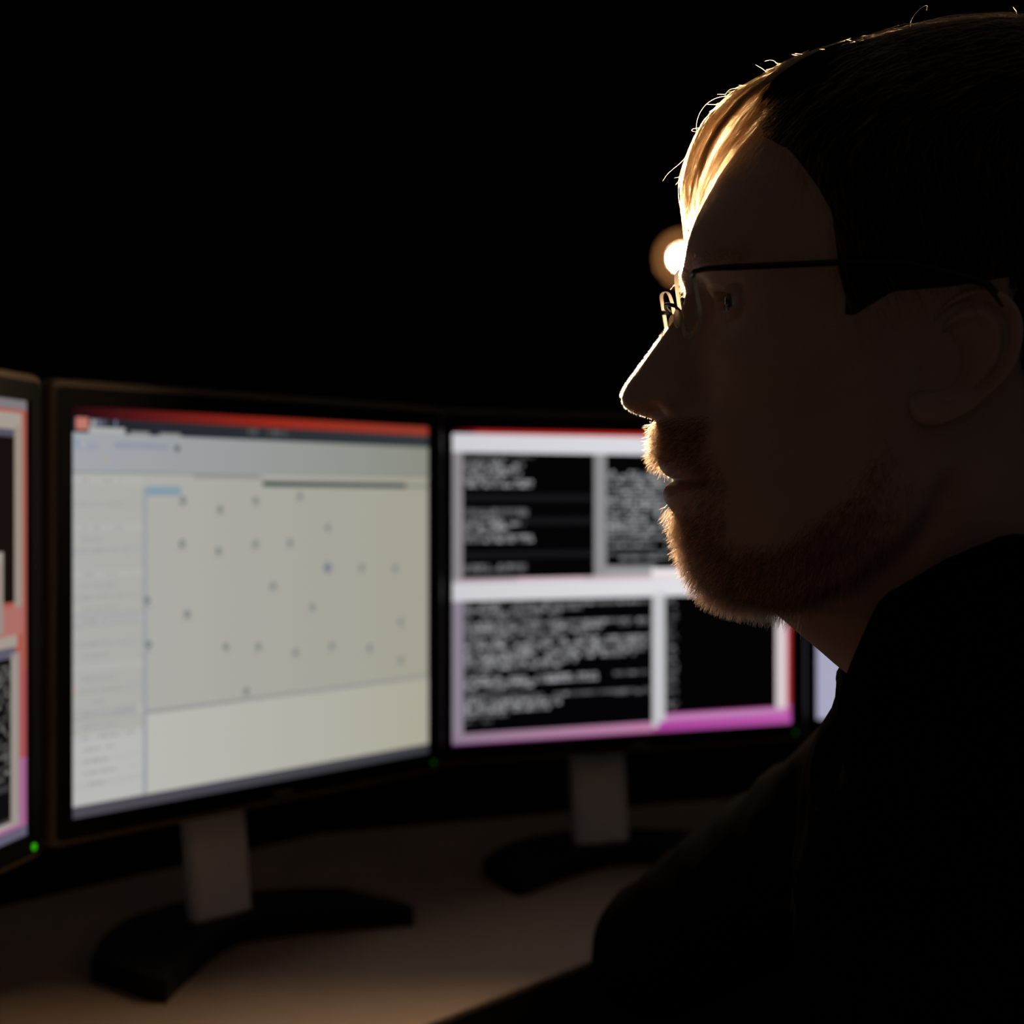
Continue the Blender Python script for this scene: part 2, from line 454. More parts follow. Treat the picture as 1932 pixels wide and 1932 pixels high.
p.rect(140, 146, 0.352, 0.361, (140, 165, 175)); p.rect(140, 151, 0.686, 0.697, (205, 165, 150))
p.rect(120, 273, 0.80, 0.97, (184, 184, 182))
p.rect(281, 840, 0.768, 0.972, (184, 184, 178), (172, 168, 152)); p.layer()
p.rect(274, 281, 0.195, 0.97, (150, 153, 160)); p.rect(281, 345, 0.192, 0.216, (130, 153, 166)); p.rect(281, 840, 0.760, 0.770, (148, 148, 152), (146, 144, 140)); p.layer()
for (x, y) in ((349, 938), (419, 955), (486, 938), (570, 930), (622, 990), (347, 1020), (416, 1034), (486, 1021), (551, 1018), (686, 1065), (749, 1066), (519, 1100), (593, 1140), (281, 1128), (357, 1154), (760, 1168), (284, 1212), (430, 1216), (491, 1216), (562, 1226), (630, 1213), (701, 1217), (760, 1240), (468, 1300)):
    t = (x - 140) / 670.0; top = 758 + 42 * t; H = 787 - 172 * t; v = (y - top) / H
    p.dot(x, v, 0.0032, (124, 130, 128)); p.words(x - 10, x + 10, v + 0.012, 0.006, (158, 157, 150), 0.1, 0.97)
p.dot(622, (1066 - 788) / 664.0, 0.0050, (122, 126, 138))
p.rect(120, 840, 0.972, 1.0, (78, 74, 84), (58, 60, 64))
# --- right screen: terminal windows over a red and magenta wallpaper
p = Picture('right'); PICS['right'] = p
p.rect(840, 1510, 0, 0.5, (150, 26, 34), (205, 60, 40)); p.rect(840, 1510, 0.5, 1.0, (120, 60, 120), (190, 80, 150)); p.layer()
p.rect(840, 900, 0, 0.013, (20, 4, 8), (120, 20, 24)); p.rect(900, 1510, 0, 0.013, (170, 34, 34), (215, 48, 36)); p.layer()
p.rect(850, 1490, 0.013, 0.072, (206, 206, 212), (228, 228, 234))                       # title bar
p.rect(850, 875, 0.072, 0.475, (140, 136, 140)); p.rect(1123, 1146, 0.072, 0.475, (142, 142, 144)); p.rect(1470, 1490, 0.072, 0.475, (215, 205, 208))
p.rect(875, 1123, 0.072, 0.475, (4, 4, 5)); p.rect(1146, 1470, 0.072, 0.46, (5, 5, 6)); p.layer()
for (v, xe, b) in ((0.078, 1010, 70), (0.094, 960, 92), (0.107, 990, 120), (0.120, 988, 125), (0.134, 985, 120), (0.148, 950, 118), (0.160, 1008, 128), (0.173, 1008, 122),
                   (0.252, 998, 100), (0.264, 998, 92), (0.282, 950, 110), (0.295, 990, 126), (0.308, 986, 128), (0.322, 950, 112), (0.336, 1008, 124), (0.349, 1008, 118), (0.430, 996, 96), (0.443, 996, 90)):
    p.words(877, xe, v, 0.0095, (b * 1.25, b * 1.25, b * 1.28), 0.10)
for v in (0.205, 0.280, 0.388): p.rect(876, 1122, v, v + 0.022, (22, 22, 24))
for i in range(20):
    v = 0.128 + i * 0.0127
    if i == 18: continue
    p.words(1148, 1460, v, 0.0085, (165, 167, 170), 0.18)
p.words(1148, 1300, 0.395, 0.009, (120, 122, 126), 0.15); p.words(1148, 1280, 0.412, 0.009, (130, 132, 136), 0.15)
p.rect(1146, 1240, 0.442, 0.475, (150, 150, 152)); p.layer()
p.rect(855, 1490, 0.474, 0.492, (172, 160, 168), (235, 205, 210)); p.rect(980, 1100, 0.474, 0.492, (222, 190, 202)); p.rect(1232, 1490, 0.452, 0.50, (236, 230, 232)); p.layer()
p.rect(854, 1490, 0.488, 0.545, (205, 204, 210), (232, 232, 238))                       # second title bar
p.rect(854, 876, 0.545, 0.985, (140, 130, 145)); p.rect(1233, 1257, 0.53, 0.985, (196, 196, 202))
p.rect(876, 1233, 0.545, 0.965, (4, 4, 6)); p.rect(1257, 1466, 0.545, 0.94, (3, 3, 4)); p.rect(1466, 1487, 0.47, 0.965, (216, 202, 206)); p.layer()
for (v, xs, xe, b) in ((0.555, 878, 1228, 112), (0.570, 878, 1100, 106), (0.584, 878, 1060, 100), (0.598, 878, 1010, 86), (0.616, 878, 1225, 118), (0.630, 878, 1145, 128), (0.644, 878, 1140, 112), (0.658, 878, 1060, 92),
                       (0.672, 878, 1228, 122), (0.686, 878, 1228, 126), (0.700, 878, 1228, 120), (0.714, 878, 1228, 128), (0.728, 878, 1200, 126), (0.742, 878, 1090, 124), (0.756, 878, 1060, 118), (0.770, 878, 930, 80),
                       (0.790, 878, 1130, 124), (0.804, 878, 1130, 130), (0.818, 878, 1010, 112), (0.832, 878, 950, 80), (0.850, 878, 1228, 100), (0.864, 878, 1060, 122), (0.878, 878, 1060, 126), (0.892, 878, 1040, 116), (0.906, 878, 960, 90), (0.925, 878, 930, 60)):
    p.words(xs, xe, v, 0.010, (b * 1.25, b * 1.25, b * 1.3), 0.12)
for v in (0.628, 0.792, 0.856): p.words(1160, 1228, v, 0.010, (105, 105, 112), 0.1)
for v in np.arange(0.555, 0.93, 0.0145): p.words(1259, random.randint(1272, 1282), v, 0.009, (112, 112, 116), 0.2)
p.rect(856, 1233, 0.965, 0.995, (140, 122, 140), (188, 125, 165)); p.rect(1257, 1487, 0.945, 0.966, (190, 130, 182)); p.rect(1245, 1500, 0.966, 1.0, (168, 66, 152), (186, 84, 168)); p.layer()
p.rect(1488, 1510, 0.02, 0.93, (186, 62, 50), (176, 40, 40))
# --- left screen: pale window frames over a red wallpaper, seen at a steep angle
p = Picture('left'); PICS['left'] = p
p.rect(-2000, 70, 0, 0.62, (167, 89, 78)); p.rect(-2000, 70, 0.62, 0.82, (165, 81, 85)); p.rect(-2000, 70, 0.82, 1, (161, 99, 142)); p.layer()
p.rect(-2000, 70, 0, 0.022, (124, 119, 122)); p.rect(-2000, 48, 0.030, 0.068, (161, 153, 142)); p.rect(-2000, 46, 0.068, 0.088, (85, 81, 96))
p.rect(-2000, 34, 0.085, 0.46, (23, 16, 14)); p.rect(34, 49, 0.060, 0.472, (153, 140, 129)); p.layer()
p.rect(-300, 13, 0.345, 0.37, (156, 149, 138)); p.rect(2, 13, 0.37, 0.53, (151, 138, 129)); p.rect(-260, 2, 0.37, 0.53, (35, 32, 32)); p.rect(13, 49, 0.472, 0.535, (170, 110, 103)); p.layer()
p.rect(-2000, 39, 0.535, 0.562, (161, 149, 140)); p.rect(-2000, 36, 0.562, 0.586, (92, 89, 105)); p.rect(-2000, 27, 0.586, 0.955, (14, 12, 13)); p.rect(27, 43, 0.575, 0.965, (153, 144, 138)); p.rect(-2000, 43, 0.945, 0.968, (165, 153, 153)); p.layer()
for v in np.arange(0.60, 0.86, 0.0125): p.words(-420, 24, v, 0.008, (106, 105, 99), 0.3)
for v in np.arange(0.10, 0.44, 0.0125): p.words(-700, -60, v, 0.008, (97, 94, 89), 0.35)
p.rect(-2000, 24, 0.868, 0.884, (55, 53, 55)); p.rect(-2000, 70, 0.976, 1.0, (99, 94, 113))
# --- far right screen, only a sliver shows
p = Picture('far'); PICS['far'] = p
p.rect(1500, 2800, 0, 1, (168, 166, 192), (150, 170, 180)); p.layer()
p.rect(1500, 2800, 0, 0.05, (60, 60, 70)); p.rect(1700, 2400, 0.12, 0.9, (70, 70, 76))

monitor('left', 'black monitor at the left picture edge, turned away steeply, red and white windows', M['led'])
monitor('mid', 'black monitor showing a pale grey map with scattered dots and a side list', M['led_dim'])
monitor('right', 'black monitor with white text on black terminal windows, behind the man\'s beard', M['led_dim'])
monitor('far', 'monitor almost hidden behind the man\'s neck, only a lavender strip of screen showing', M['led_dim'])

# ------------------------------------------------------------------ desk: a worktop that follows the arc of monitors
def line(key, off):
    L, u = PL[key]; n = Vector((u.y, -u.x, 0)); return L + n * off, u
def meet(l1, l2):
    (p1, d1), (p2, d2) = l1, l2; det = d1.x * d2.y - d1.y * d2.x; w = p2 - p1
    t = (w.x * d2.y - w.y * d2.x) / det; q = p1 + d1 * t; return (q.x, q.y)
IN, OUT = 0.212, -0.30
inner = []; outer = []
order = ['left', 'mid', 'right', 'far']
for off, lst in ((IN, inner), (OUT, outer)):
    p0, d0 = line('left', off); lst.append(((p0 - d0 * 0.30).x, (p0 - d0 * 0.30).y))
    for a, b in zip(order[:-1], order[1:]): lst.append(meet(line(a, off), line(b, off)))
    p0, d0 = line('far', off); q = p0 + d0 * (SW + 0.25); lst.append((q.x, q.y))
desk = empty('desk', (0.0, 1.5, 0))
tag(desk, 'tan worktop curving around under the monitors', 'desk')
poly = [(x, y - 1.5) for x, y in inner] + [(x, y - 1.5) for x, y in reversed(outer)]
prism('worktop', poly, DZ - 0.004, DZ, M['desk'], desk)
prism('worktop_core', poly, DZ - 0.030, DZ - 0.0042, M['desk_edge'], desk)
for (x, y) in ((inner[0][0] - 0.1, inner[0][1] + 0.05), (outer[0][0] + 0.1, outer[0][1] + 0.05), (outer[1][0] + 0.1, outer[1][1] - 0.1), (outer[2][0], outer[2][1] - 0.12), (inner[-1][0] - 0.08, inner[-1][1] + 0.08), (outer[-1][0] - 0.08, outer[-1][1] - 0.08)):
    V, F = tube([(x, y - 1.5, 0), (x, y - 1.5, DZ - 0.030)], 0.025, 16)
    obj('leg', pyd('leg', V, F), M['desk_edge'], desk)

# ------------------------------------------------------------------ the man: head
K = 0.62 / FPX; KM = K * 1000.0   # metres / millimetres per head unit (a pixel at the depth of his profile)
def hw(P):
    """head coordinates (hx, hy, b in mm; b>0 towards the camera) to world"""
    P = np.asarray(P, float)
    return np.stack([(P[..., 0] - CX) * K, 0.62 - P[..., 2] * 0.001, ZC - (P[..., 1] - HY) * K], -1)

F_Y = [76, 78, 84, 95, 115, 140, 170, 205, 235, 270, 310, 350, 390, 420, 450, 475, 500, 525, 550, 572, 590, 605, 625, 650, 675, 700, 720, 735, 750, 762, 772, 780, 786, 791, 800, 820, 845, 865, 878, 888, 897, 904, 907, 913, 922, 932, 944, 956, 970, 990, 1015, 1045, 1072, 1094, 1112, 1125, 1135, 1142, 1148, 1155, 1168, 1186, 1206, 1226, 1252, 1292, 1342, 1420]
F_X = [1850, 1800, 1740, 1680, 1610, 1550, 1500, 1460, 1434, 1403, 1372, 1347, 1325, 1311, 1301, 1296, 1293, 1293, 1294, 1290, 1281, 1271, 1257, 1239, 1221, 1203, 1188, 1179, 1174, 1176, 1185, 1199, 1217, 1232, 1240, 1241, 1239, 1240, 1243, 1249, 1258, 1271, 1272, 1261, 1254, 1251, 1254, 1262, 1272, 1281, 1287, 1295, 1304, 1315, 1328, 1346, 1371, 1401, 1431, 1456, 1476, 1497, 1521, 1545, 1575, 1622, 1652, 1662]
F0_Y = [76, 78, 84, 95, 115, 140, 170, 205, 235, 270, 310, 350, 390, 420, 450, 475, 500, 540, 575, 625, 700, 750, 790, 850, 905, 960, 1015, 1072, 1112, 1135, 1148, 1186, 1226, 1252, 1292, 1342, 1420]
F0_X = [1850, 1800, 1740, 1680, 1610, 1550, 1500, 1460, 1434, 1403, 1372, 1347, 1325, 1311, 1303, 1300, 1300, 1306, 1312, 1313, 1308, 1302, 1294, 1288, 1290, 1294, 1300, 1316, 1338, 1378, 1436, 1497, 1545, 1575, 1622, 1652, 1662]
B_Y = [76, 78, 84, 100, 150, 250, 350, 500, 650, 800, 900, 1000, 1100, 1200, 1300, 1420]
B_X = [1850, 1905, 1965, 2035, 2110, 2175, 2205, 2215, 2195, 2150, 2110, 2085, 2080, 2100, 2150, 2200]
C_Y = [76, 250, 450, 600, 800, 950, 1100, 1250, 1420]; C_X = [1850, 1800, 1780, 1760, 1740, 1740, 1800, 1850, 1900]
W_Y = [76, 78, 84, 95, 120, 170, 250, 350, 450, 550, 620, 700, 760, 850, 950, 1020, 1090, 1150, 1220, 1300, 1420]
W_X = [0.1, 12, 21, 31, 44, 58, 69.5, 75, 77, 76, 73.5, 70.5, 68.5, 65.5, 61.5, 58, 56, 56, 58, 64, 82]
P_Y = [76, 300, 500, 700, 850, 1000, 1110, 1200, 1420]; P_X = [2.0, 2.25, 2.45, 2.35, 2.2, 2.05, 1.95, 2.0, 2.0]
S_Y = [500, 560, 600, 640, 700, 745, 775, 790, 800, 860, 920, 960, 1010, 1070, 1120]; S_X = [20, 8.5, 8.0, 8.5, 10.5, 13.0, 14.5, 17, 21, 22, 21, 19, 20, 21, 22]

hy = np.concatenate([[76.05, 76.3, 77, 78.5, 81, 85, 90, 96], np.arange(103, 1421, 3.4)])
NC = 150
uu = np.linspace(0, 1, NC + 1); phi = math.pi * uu ** 1.45
phi = np.concatenate([phi, -(phi[1:-1][::-1])]); NCOL = len(phi)
cph, sph = np.cos(phi), np.sin(phi)
Fr, F0, Bk, Ce = pchip(F_Y, F_X, hy), pchip(F0_Y, F0_X, hy), pchip(B_Y, B_X, hy), pchip(C_Y, C_X, hy)
Ce = np.clip(Ce, F0 + 1, Bk - 1)
Wd, Pe = pchip(W_Y, W_X, hy), np.interp(hy, P_Y, P_X); Sg = np.interp(hy, S_Y, S_X)
pe = np.where(cph[None, :] > 0, Pe[:, None], 2.15)
ax = np.sign(cph)[None, :] * np.abs(cph)[None, :] ** (2 / pe)
bb = np.sign(sph)[None, :] * np.abs(sph)[None, :] ** (2 / pe) * Wd[:, None]
hx = np.where(cph[None, :] > 0, Ce[:, None] - ax * (Ce - F0)[:, None], Ce[:, None] - ax * (Bk - Ce)[:, None])
q = np.where((hy > 560) & (hy < 790), 2.6, 2.0)
g = np.exp(-(np.abs(bb) / Sg[:, None]) ** q[:, None]) * (cph[None, :] > 0)
hx = hx - g * (F0 - Fr)[:, None]
HP = np.stack([hx, np.repeat(hy[:, None], NCOL, 1), bb], -1)
# under-jaw hollow
yj = np.interp(HP[..., 0], [1330, 1450, 1560, 1640, 1690], [1142, 1112, 1060, 985, 880])
dep = sstep(0, 70, HP[..., 1] - yj) * sstep(1760, 1640, HP[..., 0]) * sstep(1300, 1200, HP[..., 1])
HP[..., 2] *= 1 - 0.16 * dep

def brush(c, r, d):
    """push the surface near c=(hx, hy, |b| mm) by d=(forward, up, outward) mm, on both sides"""
    sgn = np.sign(HP[..., 2]); sgn[sgn == 0] = 1
    dx = (HP[..., 0] - c[0]) * KM; dy = (HP[..., 1] - c[1]) * KM; db = np.abs(HP[..., 2]) - c[2]
    rr = r if hasattr(r, '__len__') else (r, r, r)
    w = np.exp(-((dx / rr[0]) ** 2 + (dy / rr[1]) ** 2 + (db / rr[2]) ** 2))
    HP[..., 0] -= w * d[0] / KM; HP[..., 1] -= w * d[1] / KM; HP[..., 2] += sgn * w * d[2]

brush((1308, 512, 26), (14, 7, 13), (3.0, 0, 0))        # brow ridge
brush((1350, 592, 31), (16, 11, 13), (-5.0, 0, 0))      # eye socket
brush((1312, 585, 15), (9, 12, 6), (-4.5, 0, 0))        # inner corner beside the nose
brush((1420, 690, 56), (26, 16, 14), (2.5, 0, 3.5))     # cheekbone
brush((1370, 700, 38), (14, 12, 14), (3.5, 0, 1.0))     # cheek apple
brush((1470, 850, 60), (24, 22, 16), (0, 0, -3.5))      # cheek hollow
brush((1470, 440, 66), (24, 22, 16), (0, 0, -2.5))      # temple
brush((1252, 757, 12.5), (6.0, 5.5, 5.0), (1.0, 0, 3.6))  # wing of the nose
brush((1286, 750, 17), (4.0, 7.0, 4.0), (-2.4, 0, -0.6))  # crease behind the wing
brush((1305, 800, 25), (7.0, 12.0, 5.0), (-1.8, 0, 0))  # fold from nose to mouth
brush((1226, 783, 7.0), (5.0, 2.8, 3.2), (0, 5.0, 0)); brush((1238, 779, 11.5), (6.0, 3.0, 3.2), (0, 3.0, -3.0))   # nostril
brush((1300, 905, 25), (6, 4, 5), (-2.6, 0, 0))         # corner of the mouth
brush((1640, 960, 58), (22, 20, 16), (0, 0, 3.0))       # angle of the jaw
# eyelids wrapped round the eyeball, with the slit left open
EYE = np.array([1402.0, 589.0, 31.5]); ER = 11.8
sgn = np.sign(HP[..., 2]); sgn[sgn == 0] = 1
ex = -(HP[..., 0] - EYE[0]) * KM; ez = -(HP[..., 1] - EYE[1]) * KM; eb = np.abs(HP[..., 2]) - EYE[2]
ed = np.sqrt(ex**2 + ez**2 + eb**2) + 1e-6
el = np.degrees(np.arcsin(np.clip(ez / ed, -1, 1))); az = np.degrees(np.arctan2(eb, ex))
front = (ex > -4) & (ed < 22)
lid = front & (ed < ER + 1.4)
tgt = np.where(lid, ER + 1.4, ed)
blend = np.exp(-((ed - ER - 1.2) / 3.0) ** 2) * front * (np.abs(el) < 42) * (np.abs(az) < 62)
tgt = np.where(front & (ed > ER + 1.4), ed + (ER + 1.5 - ed) * 0.75 * blend, tgt)
open_w = 1 - (az - 4) ** 2 / 42.0 ** 2
slit = front & (open_w > 0) & (el < 13 * np.sqrt(np.clip(open_w, 0, 1))) & (el > -16 * np.sqrt(np.clip(open_w, 0, 1)))
tgt = np.where(slit, ER - 2.0, tgt)
sc_ = np.where(front, tgt / ed, 1.0)
HP[..., 0] = EYE[0] - ex * sc_ / KM; HP[..., 1] = EYE[1] - ez * sc_ / KM; HP[..., 2] = sgn * (EYE[2] + eb * sc_)

NR = len(hy); HV = hw(HP).reshape(-1, 3)
r_, c_ = np.meshgrid(np.arange(NR - 1), np.arange(NCOL), indexing='ij'); c2 = (c_ + 1) % NCOL
HF = np.stack([r_ * NCOL + c_, r_ * NCOL + c2, (r_ + 1) * NCOL + c2, (r_ + 1) * NCOL + c_], -1).reshape(-1, 4)
HF = [tuple(int(i) for i in f) for f in HF] + [tuple(range(NCOL))[::-1]]
lip_faces = set()
HFarr = np.array(HF[:-1]); fc = HP.reshape(-1, 3)[HFarr].mean(1)
m_up = (fc[:, 1] > 872 + np.abs(fc[:, 2]) * 0.9) & (fc[:, 1] < 906)
m_lo = (fc[:, 1] >= 906) & (fc[:, 1] < 947 - np.abs(fc[:, 2]) * 1.2)
lipm = (m_up | m_lo) & (np.abs(fc[:, 2]) < 25) & (fc[:, 0] < 1330)

# ears
def ear(side):
    cx, cy = 1706.0, 702.0
    out = [(1743, 592), (1775, 606), (1797, 643), (1796, 690), (1782, 735), (1752, 772), (1708, 806), (1668, 824), (1642, 815), (1634, 783), (1640, 745), (1648, 712), (1655, 680), (1668, 642), (1700, 606)]
    ang = np.array([math.atan2(y - cy, x - cx) for x, y in out]); rad = np.array([math.hypot(x - cx, y - cy) for x, y in out])
    o = np.argsort(ang); ang, rad = ang[o], rad[o]
    A = np.linspace(-math.pi, math.pi, 72, endpoint=False)
    R = np.interp(A, np.r_[ang - 2 * math.pi, ang, ang + 2 * math.pi], np.r_[rad, rad, rad])
    R = (R + np.roll(R, 1) + np.roll(R, -1) + np.roll(R, 2) + np.roll(R, -2)) / 5
    V = []; rings = list(np.linspace(0.04, 1.0, 26))
    deg = np.degrees(A)
    rimw = np.where((deg > -130) & (deg < 65), 1.0, 0.0)          # helix: top and back, not the lobe
    for _ in range(8): rimw = (np.roll(rimw, 1) + rimw + np.roll(rimw, -1)) / 3
    for r in rings:
        X = cx + R * r * np.cos(A); Y = cy + R * r * np.sin(A)
        base = 67.5 + 15.0 * np.clip((X - 1640) / 150, 0, 1.1)
        h = 2.8 * rimw * math.exp(-((r - 0.93) / 0.07) ** 2) - 2.2 * rimw * math.exp(-((r - 0.78) / 0.07) ** 2)
        h += 1.6 * rimw * math.exp(-((r - 0.60) / 0.09) ** 2)
        dc = ((X - 1692) / 38.0) ** 2 + ((Y - 722) / 44.0) ** 2
        h += -9.0 * np.exp(-dc)                                      # concha
        h += 3.2 * np.exp(-(((X - 1654) / 13.0) ** 2 + ((Y - 722) / 20.0) ** 2))   # tragus
        h += 2.2 * np.exp(-(((X - 1688) / 16.0) ** 2 + ((Y - 776) / 9.0) ** 2))    # antitragus
        h += 1.6 * np.exp(-(((X - 1668) / 22.0) ** 2 + ((Y - 805) / 16.0) ** 2))   # lobe
        V += list(np.stack([X, Y, base + h], -1))
    for (r, db) in ((1.01, -2.2), (0.97, -4.6), (0.86, -8.0), (0.62, -20.0)):      # back of the ear down to the skull
        X = cx + R * r * np.cos(A); Y = cy + R * r * np.sin(A)
        base = 67.5 + 15.0 * np.clip((X - 1640) / 150, 0, 1.1)
        V += list(np.stack([X, Y, base + db + 0 * X], -1))
    V = np.array(V); V[:, 2] *= side
    n = 72; F = []
    for i in range(len(rings) + 3):
        for k in range(n):
            f = (i * n + k, i * n + (k + 1) % n, (i + 1) * n + (k + 1) % n, (i + 1) * n + k)
            F.append(f if side > 0 else f[::-1])
    F.append(tuple(range(n))[::-1])
    return hw(V), F

# ------------------------------------------------------------------ the man: body under the clothes, hands
def hand(B, wrist, fwd, up, side, splay=0.16, curl=0.20):
    """palm with five fingers; side = +1 thumb towards fwd x up"""
    fwd = Vector(fwd).normalized(); up = Vector(up).normalized(); lat = fwd.cross(up).normalized() * side
    w = Vector(wrist)
    for s in (-1.0, -0.4, 0.2, 0.8):
        B.limb(w + lat * 0.014 * s, w + fwd * 0.088 + lat * 0.030 * s, 0.014, 0.0125)
    for i, (s, L) in enumerate(((1.0, 0.072), (0.33, 0.082), (-0.33, 0.076), (-1.0, 0.060))):
        p = w + fwd * 0.088 + lat * 0.030 * s; d = (fwd + lat * splay * s).normalized(); r = 0.0092 - 0.0006 * i
        for k, fr in enumerate((0.45, 0.30, 0.25)):
            e = p + d * L * fr; B.limb(p, e, r, r * 0.93); p = e; r *= 0.93
            d = (d - up * curl * (1.0 + 0.3 * k)).normalized()
    p = w + fwd * 0.025 + lat * 0.022
    for L, r, d in ((0.034, 0.013, lat * 0.9 + fwd * 0.7), (0.030, 0.0105, lat * 0.45 + fwd), (0.024, 0.0095, lat * 0.2 + fwd)):
        e = p + d.normalized() * L; B.limb(p, e, r, r * 0.95); p = e

SHN, ELN, WRN = (0.205, 0.445, 0.968), (0.150, 0.455, 0.775), (-0.070, 0.560, 0.775)   # near arm
SHF, ELF, WRF = (0.235, 0.800, 0.960), (0.100, 1.030, 0.790), (0.245, 1.215, 0.775)    # far arm
HIPN, KNN, ANN = (0.50, 0.545, 0.53), (0.06, 0.50, 0.53), (0.10, 0.50, 0.10)
HIPF, KNF, ANF = (0.50, 0.695, 0.53), (0.06, 0.76, 0.53), (0.10, 0.77, 0.10)
def torso(B, e):
    """lofted trunk, e = extra thickness of the cloth"""
    secs = []
    for (c, d, w, h) in (((0.215, 0.62, 1.020), (-0.50, 0, 0.86), 0.060, 0.060),
                         ((0.218, 0.62, 0.995), (-0.50, 0, 0.86), 0.115, 0.088),
                         ((0.228, 0.62, 0.960), (-0.45, 0, 0.89), 0.170, 0.108),
                         ((0.262, 0.62, 0.880), (-0.42, 0, 0.91), 0.182, 0.122),
                         ((0.315, 0.62, 0.770), (-0.42, 0, 0.91), 0.170, 0.125),
                         ((0.375, 0.62, 0.650), (-0.40, 0, 0.92), 0.165, 0.125),
                         ((0.430, 0.62, 0.550), (-0.30, 0, 0.95), 0.175, 0.130),
                         ((0.450, 0.62, 0.475), (-0.10, 0, 1.00), 0.165, 0.120)):
        d = Vector(d).normalized(); f = Vector((0, 1, 0)).cross(d).normalized()
        secs.append((c, f * (h + e), Vector((0, w + e, 0))))
    B.loft(secs)
B = Blob(); torso(B, -0.022)
for S, E, W in ((SHN, ELN, WRN), (SHF, ELF, WRF)):
    B.limb(S, E, 0.050, 0.038); B.limb(E, W, 0.038, 0.025)
hand(B, WRN, (-0.9, 0.30, -0.10), (0, 0, 1), -1); hand(B, WRF, (0.55, 0.83, -0.10), (0, 0, 1), -1)
for H_, K_, A_ in ((HIPN, KNN, ANN), (HIPF, KNF, ANF)):
    B.limb(H_, K_, 0.075, 0.050); B.limb(K_, A_, 0.050, 0.036)
limbs = B.mesh('limbs', 0.0042, 3)
LV = np.empty(len(limbs.vertices) * 3); limbs.vertices.foreach_get('co', LV); LV = LV.reshape(-1, 3)
LF = [tuple(f.vertices) for f in limbs.polygons]
allV = [HV, ]; allF = list(HF); n0 = len(HV)
for s in (1, -1):
    ev, ef = ear(s); allF += [tuple(i + n0 for i in f) for f in ef]; allV.append(ev); n0 += len(ev)
allF += [tuple(i + n0 for i in f) for f in LF]; allV.append(LV)
person = tag(empty('person', (0.10, 0.62, 0.0)), 'bearded man in black with glasses, seen in profile, backlit', 'person')
def under(o, parent):
    o.parent = parent; o.matrix_parent_inverse = parent.matrix_world.inverted(); return o
bpy.context.view_layer.update()
me = pyd('body', np.concatenate(allV), allF, smooth=True)
me.materials.append(M['skin']); me.materials.append(M['lipskin'])
mi = np.zeros(len(me.polygons), np.int32); mi[:len(lipm)][lipm] = 1
me.polygons.foreach_set('material_index', mi)
PINV = Matrix.Translation((-0.10, -0.62, 0.0))
def pchild(name, data, m=None):
    o = obj(name, data, m); o.parent = person; o.matrix_parent_inverse = PINV; return o
body = pchild('body', me)

# clothes
def wrinkle(me, amp, seed=0):
    n = len(me.vertices); co = np.empty(n * 3); me.vertices.foreach_get('co', co); co = co.reshape(-1, 3)
    no = np.empty(n * 3); me.vertices.foreach_get('normal', no); no = no.reshape(-1, 3)
    d = np.zeros(n); r = np.random.default_rng(seed)
    for k in range(9):
        f = r.normal(size=3) * (28 + 10 * k); d += np.sin(co @ f + r.uniform(0, 6)) / (1 + 0.4 * k)
    d = 1 - np.abs(d / 2.2)
    me.vertices.foreach_set('co', (co + no * (d * amp)[:, None]).ravel()); me.update()
B = Blob(); torso(B, 0.008); B.ball((0.203, 0.62, 0.952), (0.086, 0.105, 0.100)); B.ball((0.186, 0.540, 1.022), 0.067); B.limb((0.188, 0.540, 1.020), (0.203, 0.455, 0.985), 0.064, 0.060); B.ball((0.215, 0.70, 1.0), 0.062); B.ball((0.235, 0.62, 0.90), (0.10, 0.13, 0.13)); B.ball((0.295, 0.62, 0.985), (0.075, 0.13, 0.085)); B.ball((0.27, 0.62, 1.035), (0.055, 0.085, 0.06))
# collar standing round the neck, low in front and high behind
cdir = Vector((-0.62, 0, 0.785)); cf = Vector((0, 1, 0)).cross(cdir).normalized()
secs = []
for t, w, h in ((-0.075, 0.100, 0.095), (-0.045, 0.082, 0.082), (-0.015, 0.0715, 0.075), (0.006, 0.0685, 0.0725)):
    secs.append((Vector((0.1985, 0.62, 1.066)) + cdir * t, cf * h, Vector((0, w, 0))))
B.loft(secs)
for S, E, W in ((SHN, ELN, WRN), (SHF, ELF, WRF)):
    S = Vector(S); B.limb((S.x + 0.02, 0.62 + (S.y - 0.62) * 0.45, S.z + 0.018), S, 0.062, 0.060); B.limb(S, E, 0.058, 0.047); B.limb(E, W, 0.047, 0.034)
shirt_me = B.mesh('shirt', 0.006, 14)
wrinkle(shirt_me, 0.0035, 3)
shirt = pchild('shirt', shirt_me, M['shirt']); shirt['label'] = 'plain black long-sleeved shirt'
B = Blob()
B.ball((0.47, 0.62, 0.53), (0.14, 0.185, 0.125))
for H_, K_, A_ in ((HIPN, KNN, ANN), (HIPF, KNF, ANF)):
    B.limb(H_, K_, 0.088, 0.064); B.limb(K_, (A_[0], A_[1], 0.09), 0.064, 0.054)
tr = B.mesh('trousers', 0.009, 4); wrinkle(tr, 0.003, 5)
pchild('trousers', tr, M['trousers'])
for A_ in (ANN, ANF):
    B = Blob(); B.limb((A_[0] + 0.04, A_[1], 0.045), (A_[0] - 0.16, A_[1], 0.034), 0.044, 0.034); B.ball((A_[0], A_[1], 0.08), 0.045)
    sm = B.mesh('shoe', 0.005, 3)
    co = np.empty(len(sm.vertices) * 3); sm.vertices.foreach_get('co', co); co = co.reshape(-1, 3); co[:, 2] = np.maximum(co[:, 2], 0.001)
    sm.vertices.foreach_set('co', co.ravel()); pchild('shoe', sm, M['shoe'])

